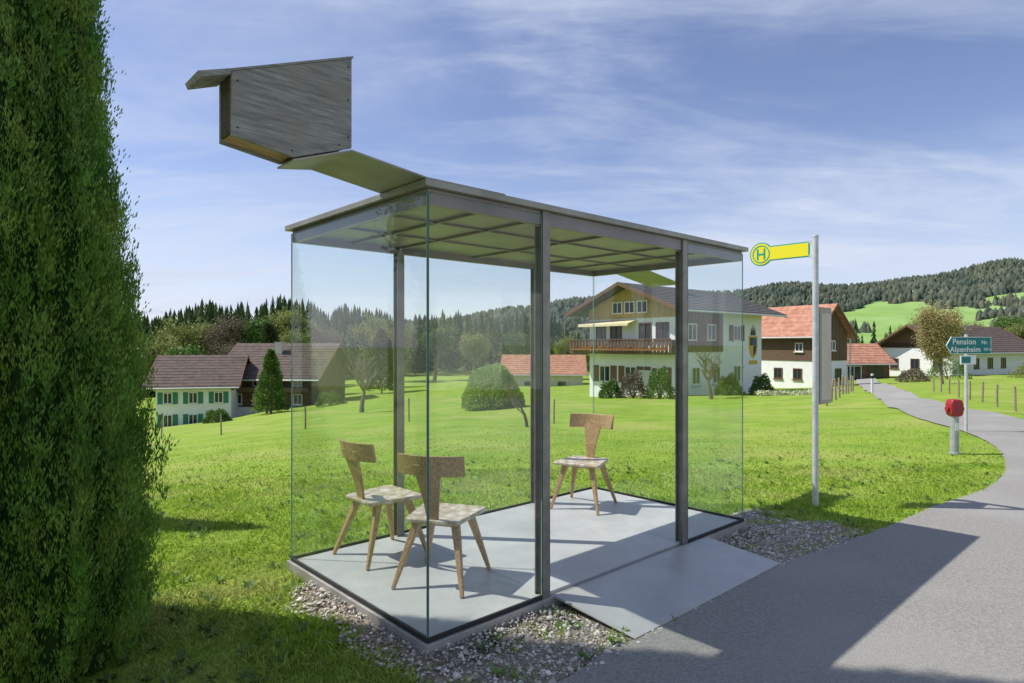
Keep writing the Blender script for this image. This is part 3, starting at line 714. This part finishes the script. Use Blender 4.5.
for k,(x,y,s,m_) in enumerate([(-49,92,1.7,spring),(-44,96,1.75,budt),(-39,94,1.6,green),(-34,98,1.7,spring),(-28,94,1.5,budt),(-22,98,1.45,spring),(-17,94,1.2,spring),(-12,97,1.15,green),(-6,95,1.0,spring),(2,92,.95,green),(8,95,.9,spring),(-40,76,1.1,green),(-44,80,1.3,spring),(-35,80,1.1,budt),(-52,86,1.5,green),(-30,84,1.2,spring),(-22,74,.8,spring),(-17,80,.85,budt),(52,98,1.0,budt),(64,100,1.1,spring),(45,105,.95,green),(60,86,.95,budt),(75,95,1.1,green),(38,100,.85,green),(70,88,.9,spring),(20,-20,1.1,green),(30,2,1.0,spring),(-22,8,1.1,spring)]):  # last three: unseen trees added off frame for reflections in the shelter glass
    put_tree('broadleaf_tree','spring tree with thin budding crown, behind the houses or added off frame for reflections',m_,x,y,s,k*1.3,group='budding trees behind the houses')

def conifer(n_layers,h,r,rd,mb,ox=0,oy=0,oz=0,seg=9):
    for k in range(n_layers):
        f=k/n_layers; z=h*(.08+.9*f); rr=r*(1-f)**.8*rd.uniform(.8,1.12); th0=rd.uniform(0,6.28); dz=h*1.5/n_layers
        top=(ox,oy,oz+z+dz*.8); 
        for s in range(seg):
            a=th0+6.283*s/seg; w=6.283/seg*.75; q=rr*rd.uniform(.6,1.2); dr=rd.uniform(.0,.3)*dz
            mb.add([top,(ox+math.cos(a-w*.6)*q*.6,oy+math.sin(a-w*.6)*q*.6,oz+z+dz*.1),(ox+math.cos(a)*q,oy+math.sin(a)*q,oz+z-dr),(ox+math.cos(a+w*.6)*q*.6,oy+math.sin(a+w*.6)*q*.6,oz+z+dz*.1)],[(0,1,2,3)])
rd=random.Random(5)
mb=MB()
sil_az=[-.66,-.58,-.5,-.42,-.34,-.26,-.18,-.1,-.02,.06,.14,.2]; sil_el=[.048,.058,.070,.075,.078,.066,.052,.056,.058,.045,.022,.010]
for k in range(680):
    ta=rd.uniform(-.70,.18); yy=rd.uniform(120,200); xx=ta*yy; b=GZ(xx,yy)
    top=1.5+(float(np.interp(ta,sil_az,sil_el))-abs(rd.gauss(.0,.014))-.002+.005*math.sin(ta*47)+.004*math.sin(ta*113))*yy
    hh=max(8,(top-b)); conifer(12,hh,hh*rd.uniform(.16,.30),rd,mb,xx,yy,b,9)
o=mb.obj('conifer_forest',M['conif'],fix=False); tag(o,'dark conifer forest beyond the valley houses','forest','stuff')
mb=MB()
for k in range(90):
    ta=rd.uniform(.55,.97); yy=rd.uniform(150,260); xx=ta*yy; b=GZ(xx,yy); hh=rd.uniform(5,11); conifer(8,hh,hh*.24,rd,mb,xx,yy,b,7)
for k in range(60):
    ta=rd.uniform(.30,.55); yy=rd.uniform(200,300); xx=ta*yy; b=GZ(xx,yy); hh=rd.uniform(12,17); conifer(8,hh,hh*.24,rd,mb,xx,yy,b,7)
o=mb.obj('conifer_grove',M['conif'],fix=False); tag(o,'dark conifer grove at the foot of the hill','forest','stuff')
def garden_conifer(x,y,h,r,mt,label):
    T=thing('garden_conifer',label,'tree',(x,y,GZ(x,y)))
    mb=MB(); mb.tube([(0,0,-.2),(0,0,h*.8)],[.1,.02],7); mb.obj('trunk',M['bark'],T)
    n=6000; z=rng.uniform(.05,1,n); a=rng.uniform(0,6.28,n); rr=r*(1-z)**.6*rng.uniform(.5,1.05,n)*(1+.12*np.sin(z*25)+.12*np.sin(a*3+z*9))
    c=np.stack([rr*np.cos(a),rr*np.sin(a),z*h],1); d=unit(np.stack([np.cos(a),np.sin(a),rng.uniform(.2,1.2,n)],1)+rng.normal(0,.3,(n,3))); s=unit(np.cross(d,rng.normal(0,1,(n,3))))
    l_=rng.uniform(.12,.3,n)*h/5; V,F=leaf_quads(c,d,s,l_,l_*.5); link('crown',arr_mesh('crown',V,F,mt),T)
garden_conifer(-18.4,48,4.8,1.1,M['bush'],'bushy green garden conifer near brown house')
garden_conifer(-19.5,50,3.4,1.1,M['spring'],'small yellowish garden conifer near brown house')
garden_conifer(-29,75,9,2.2,M['conif'],'dark spruce behind timber house')
garden_conifer(-14.5,70,7,1.9,M['conif'],'dark spruce beyond the meadow')
def bush(x,y,r,h,mt,label,n=5000,name='bush',ls=.09,lf=1.0,q0=.8):
    T=thing(name,label,'bush',(x,y,GZ(x,y)))
    c=unit(rng.normal(0,1,(n,3))); c[:,2]=np.abs(c[:,2]); lump=1+lf*(.1*np.sin(c[:,0]*7)+.1*np.sin(c[:,1]*8+2)+.08*np.sin(c[:,2]*9))
    q=rng.uniform(q0,1.04,n)*lump; P_=c*q[:,None]*np.array([r,r,h]); d=unit(c+rng.normal(0,.6,(n,3))); s=unit(np.cross(d,rng.normal(0,1,(n,3))))
    l_=rng.uniform(.6,1.4,n)*ls; V,F=leaf_quads(P_,d,s,l_,l_*.6); link('foliage',arr_mesh('foliage',V,F,mt),T)
    mb=MB()
    for k in range(5): a=k*1.256; mb.tube([(0,0,-.1),(math.cos(a)*r*.3,math.sin(a)*r*.3,h*.4),(math.cos(a)*r*.6,math.sin(a)*r*.6,h*.75)],[.05,.035,.015],5)
    mb.obj('stem',M['bark'],T)
bush(-.85,27.5,1.25,1.75,M['lightbush'],'large rounded evergreen bush in the meadow',26000,ls=.075,lf=.35,q0=.86)
for (x,y,r,h,mt,l) in [(8.0,41.5,.9,1.5,'bud','brownish shrub beside the farmhouse'),(9.4,40,.8,1.7,'bush','green shrub beside the farmhouse'),(6.6,42,.7,1.0,'bush','low green shrub beside the farmhouse'),(14.5,42,.8,1.2,'bush','green shrub beside the farmhouse'),(17.5,44,.7,1.2,'bush','green shrub beside the farmhouse'),(-22.0,47,.9,.8,'bush','green shrub near valley houses'),(-15,52,1.1,1.0,'bush','green shrub at the meadow edge'),(29,58,1.3,1.4,'bush','green shrub beside the barn'),(43,62,1.8,1.6,'bush','green shrub by the far house'),(53,64,1.6,1.4,'spring','yellowish shrub by the far house'),(37,58,1.2,1.0,'bud','brown shrub by the road')]:
    bush(x,y,r,h,M[mt],l,3000,ls=.12)
n=2500; x=rng.uniform(15,22,n); y=38.5+(x-15)*.45+rng.normal(0,.35,n); c=np.stack([x,y,gz(x,y)+rng.uniform(0,.25,n)],1)
d=unit(rng.normal(0,1,(n,3))+[0,0,1]); s=unit(np.cross(d,rng.normal(0,1,(n,3)))); l_=rng.uniform(.08,.16,n); V,F=leaf_quads(c,d,s,l_,l_*.8)
o=link('flower_bed',arr_mesh('flower_bed',V,F,M['white_flower'])); tag(o,'pale flower bed in front of the farmhouse','flowers','stuff')
n=620; yy=np.exp(rng.uniform(np.log(2.4),np.log(10),n)); xx=rng.uniform(-.9,.9,n)*yy
k=~pip(xx,yy,roadpoly)&~shelter_mask(xx,yy,.05)&(~gravel_mask(xx,yy,0)|(rng.random(n)<.6)); xx=xx[k];yy=yy[k]; n=len(xx); K=9
a=rng.uniform(0,6.28,(n,K)); el=rng.uniform(.15,.9,(n,K)); d=np.stack([np.cos(a)*np.cos(el),np.sin(a)*np.cos(el),np.sin(el)],-1)
c=np.repeat(np.stack([xx,yy,gz(xx,yy)+.005],1)[:,None],K,1); s=unit(np.cross(d,np.array([0,0,1.]))); l_=rng.uniform(.03,.075,(n,K))
V,F=leaf_quads(c.reshape(-1,3),d.reshape(-1,3),s.reshape(-1,3),l_.ravel(),l_.ravel()*.4)
o=link('weeds',arr_mesh('weeds',V,F,M['bush'])); tag(o,'low broad-leaved weeds scattered in the lawn','weeds','stuff')
def post(x,y,h,r=.045,label='short wooden fence post in the grass',grp='wooden fence posts'):
    mb=MB(); mb.tube([(0,0,-.15),(.01,0,h*.6),(0.0,.01,h),(0,0,h+.02)],[r,r*.95,r*.9,r*.4],8); o=mb.obj('fence_post',M['fence'],smooth=False); o.location=(x,y,GZ(x,y)); o.rotation_euler=(random.gauss(0,.03),random.gauss(0,.03),random.random()*6)
    tag(o,label,'post',group=grp)
for k in range(9):
    t=k/8; post(13.0+9.5*t,26+15.5*t,1.0,.055)
for k in range(8):
    t=k/7; post(15.2+6.6*t,19+ 13.5*t,.75,.04)
for (x,y) in [(-10.4,22.5),(-6.9,21),(-3.3,20.2),(-14.5,26),(1.3,19.5),(5.0,19.0),(-17.5,30)]: post(x,y,.75,.03)
S=thing('street_lamp','slim street lamp beside the village road','street lamp',(31.2,58,GZ(31.2,58)))
mb=MB(); mb.tube([(0,0,-.1),(0,0,4.6),(-.15,0,5.1),(-.6,0,5.2)],[.07,.05,.045,.04],8); mb.obj('pole',M['galv'],S)
mb=MB(); mb.box((-1.1,-.1,5.13),(-.55,.1,5.25)); mb.obj('lamp_head',M['galv'],S,bevel=.03)
S=thing('delineator_post','white roadside marker post','post',(18.9,33,GZ(18.9,33)))
mb=MB(); mb.box((-.06,-.04,-.1),(.06,.04,1.0)); mb.obj('body',M['signwhite'],S,bevel=.02)
mb=MB(); mb.box((-.061,-.042,.75),(.061,.042,.9)); mb.obj('black_band',M['black'],S)

# ------------------------------------------------------------ hills
tx=np.linspace(-.9,1.5,240); ty=np.linspace(620,2600,130)
TX,TY=np.meshgrid(tx,ty,indexing='ij'); 
def hz(t,y):
    x=t*y
    ridge=np.interp(t,[-.9,-.2,.05,.2,.3,.45,.58,.66,.73,.82,1.0,1.5],[18,22,34,45,50,60,66,70,75,82,90,80])
    s=np.clip((y-650)/1150,0,1); s=s*s*(3-2*s)
    fall=np.clip((y-1800)/800,0,1)
    b=ridge/629*1800*s*(1-.6*fall)
    w=8*np.sin(x*.011+y*.004)+5*np.sin(x*.023-y*.013)+12*np.sin(x*.004+1)
    return b+w*s-12
HX=TX*TY; HZ=hz(TX,TY)
V=np.stack([HX.ravel(),TY.ravel(),HZ.ravel()],1)
n1=len(ty); i=np.arange(len(tx)-1)[:,None]*n1; j=np.arange(n1-1)[None]
F=np.stack([(i+j).ravel(),(i+n1+j).ravel(),(i+n1+j+1).ravel(),(i+j+1).ravel()],1)
me=arr_mesh('hills',V,F,M['hill']); me.materials.append(M['hillmeadow'])
def meadow(t,y): 
    w=.02*np.sin(y*.03)+.015*np.sin(y*.011+t*30)
    m1=(t>.43+w)&(t<.78+w)&(y>860)&(y<1190+50*np.sin(t*24)+20*np.sin(t*90))&~((np.abs(y-1010-60*np.sin(t*18))<12)&(np.sin(t*60)>.4))
    m2=(t>.60+w)&(t<.70+w)&(y>1280+60*np.sin(t*50))&(y<1340+40*np.sin(t*70)); 
    m3=(t>.78+w)&(t<1.1)&(y>1180)&(y<1250)
    return m1|m2|m3|((y<860))
ft=(TX[:-1,:-1]+TX[1:,1:])/2; fy=(TY[:-1,:-1]+TY[1:,1:])/2
me.polygons.foreach_set('material_index',meadow(ft,fy).ravel().astype(np.int32)); me.polygons.foreach_set('use_smooth',[True]*len(me.polygons))
o=link('hills',me); tag(o,'forested hills with bright meadow clearing','hills','structure')
nt_=20000; t=rng.uniform(-.3,1.05,nt_); y=rng.uniform(800,1850,nt_); k=~meadow(t,y); t=t[k];y=y[k]; nn=len(t); x=t*y; b=hz(t,y)-1
h=rng.uniform(7,19,nn); r=h*rng.uniform(.25,.50,nn); sg=6
vs=np.zeros((nn,2*sg+1,3)); a0=rng.uniform(0,6,nn); rnd_=rng.uniform(.35,.95,nn)
for q in range(sg):
    a=a0+q*2*np.pi/sg; jr=rng.uniform(.75,1.2,nn)
    vs[:,q,0]=x+np.cos(a)*r*jr; vs[:,q,1]=y+np.sin(a)*r*jr; vs[:,q,2]=b+h*.05
    vs[:,sg+q,0]=x+np.cos(a+.4)*r*rnd_*jr; vs[:,sg+q,1]=y+np.sin(a+.4)*r*rnd_*jr; vs[:,sg+q,2]=b+h*.55
vs[:,2*sg,0]=x;vs[:,2*sg,1]=y;vs[:,2*sg,2]=b+h
f=np.array([[q,(q+1)%sg,sg+q] for q in range(sg)]+[[(q+1)%sg,sg+(q+1)%sg,sg+q] for q in range(sg)]+[[sg+q,sg+(q+1)%sg,2*sg] for q in range(sg)])
F=(f[None]+(np.arange(nn)*(2*sg+1))[:,None,None]).reshape(-1,3)
o=link('hill_forest',arr_mesh('hill_forest',vs.reshape(-1,3),F,M['farforest'])); tag(o,'distant mixed forest covering the hillside','forest','stuff')

# ------------------------------------------------------------ light, sky, camera
sunv=Vector((-1.83,.23,2.42)).normalized()
sd=bpy.data.lights.new('sun','SUN'); sd.energy=5.0; sd.angle=math.radians(.5); sd.color=(1,.955,.88)
so=bpy.data.objects.new('sun',sd); COL.objects.link(so); so.rotation_euler=(-sunv).to_track_quat('-Z','Y').to_euler(); so.location=(-10,2,15)
w=bpy.data.worlds.new('World'); scene.world=w; w.use_nodes=True; nt=w.node_tree; n=nt.nodes; l=nt.links
bg=n['Background']; sk=n.new('ShaderNodeTexSky'); sk.sky_type='NISHITA'; sk.sun_disc=False
sk.sun_elevation=math.asin(sunv.z); sk.sun_rotation=math.atan2(sunv.x,sunv.y); sk.altitude=500; sk.air_density=1.0; sk.dust_density=.5; sk.ozone_density=2.0
tc=n.new('ShaderNodeTexCoord'); sp=n.new('ShaderNodeSeparateXYZ'); l.new(tc.outputs['Generated'],sp.inputs[0])
ad=n.new('ShaderNodeMath'); ad.operation='ADD'; ad.inputs[1].default_value=.16; l.new(sp.outputs[2],ad.inputs[0])
mxm=n.new('ShaderNodeMath'); mxm.operation='MAXIMUM'; mxm.inputs[1].default_value=.05; l.new(ad.outputs[0],mxm.inputs[0])
dx=n.new('ShaderNodeMath'); dx.operation='DIVIDE'; l.new(sp.outputs[0],dx.inputs[0]); l.new(mxm.outputs[0],dx.inputs[1])
dy=n.new('ShaderNodeMath'); dy.operation='DIVIDE'; l.new(sp.outputs[1],dy.inputs[0]); l.new(mxm.outputs[0],dy.inputs[1])
cb_=n.new('ShaderNodeCombineXYZ'); l.new(dx.outputs[0],cb_.inputs[0]); l.new(dy.outputs[0],cb_.inputs[1])
def clouds(scale,sx,sy,rot,det,lo,hi,amt,dist):
    mp=n.new('ShaderNodeMapping'); mp.inputs['Scale'].default_value=(sx,sy,1); mp.inputs['Rotation'].default_value=(0,0,math.radians(rot)); l.new(cb_.outputs[0],mp.inputs[0])
    nz=n.new('ShaderNodeTexNoise'); nz.inputs['Scale'].default_value=scale; nz.inputs['Detail'].default_value=det; nz.inputs['Roughness'].default_value=.6; nz.inputs['Distortion'].default_value=dist; l.new(mp.outputs[0],nz.inputs['Vector'])
    mr=n.new('ShaderNodeMapRange'); mr.interpolation_type='SMOOTHSTEP'; mr.inputs[1].default_value=lo; mr.inputs[2].default_value=hi; mr.inputs[4].default_value=amt; l.new(nz.outputs['Fac'],mr.inputs[0]); return mr.outputs[0]
c1=clouds(1.2,.5,.9,-14,10,.40,.78,.85,.5); c2=clouds(2.4,.32,1.1,-20,10,.45,.80,.6,.7)
hzr=n.new('ShaderNodeMapRange'); hzr.interpolation_type='SMOOTHSTEP'; hzr.inputs[1].default_value=.0; hzr.inputs[2].default_value=.30; hzr.inputs[3].default_value=.55; hzr.inputs[4].default_value=0.0; l.new(sp.outputs[2],hzr.inputs[0])
am=n.new('ShaderNodeMath'); am.operation='ADD'; l.new(c1,am.inputs[0]); l.new(c2,am.inputs[1])
am2=n.new('ShaderNodeMath'); am2.operation='ADD'; am2.use_clamp=True; l.new(am.outputs[0],am2.inputs[0]); l.new(hzr.outputs[0],am2.inputs[1])
tn=n.new('ShaderNodeMix'); tn.data_type='RGBA'; tn.blend_type='MULTIPLY'; tn.inputs[0].default_value=1; tn.inputs[7].default_value=(1.10,.98,1.05,1); l.new(sk.outputs[0],tn.inputs[6])
mx=n.new('ShaderNodeMix'); mx.data_type='RGBA'; l.new(am2.outputs[0],mx.inputs[0]); l.new(tn.outputs[2],mx.inputs[6]); mx.inputs[7].default_value=(4.9,5.4,6.6,1)
l.new(mx.outputs[2],bg.inputs[0]); bg.inputs[1].default_value=.14
cam=bpy.data.cameras.new('camera'); co=bpy.data.objects.new('camera',cam); COL.objects.link(co); scene.camera=co
cam.sensor_width=36; cam.lens=22.11; cam.clip_start=.05; cam.clip_end=9000; cam.shift_y=3.5/1024
co.location=(0,0,1.5); co.rotation_euler=(math.pi/2,0,0)
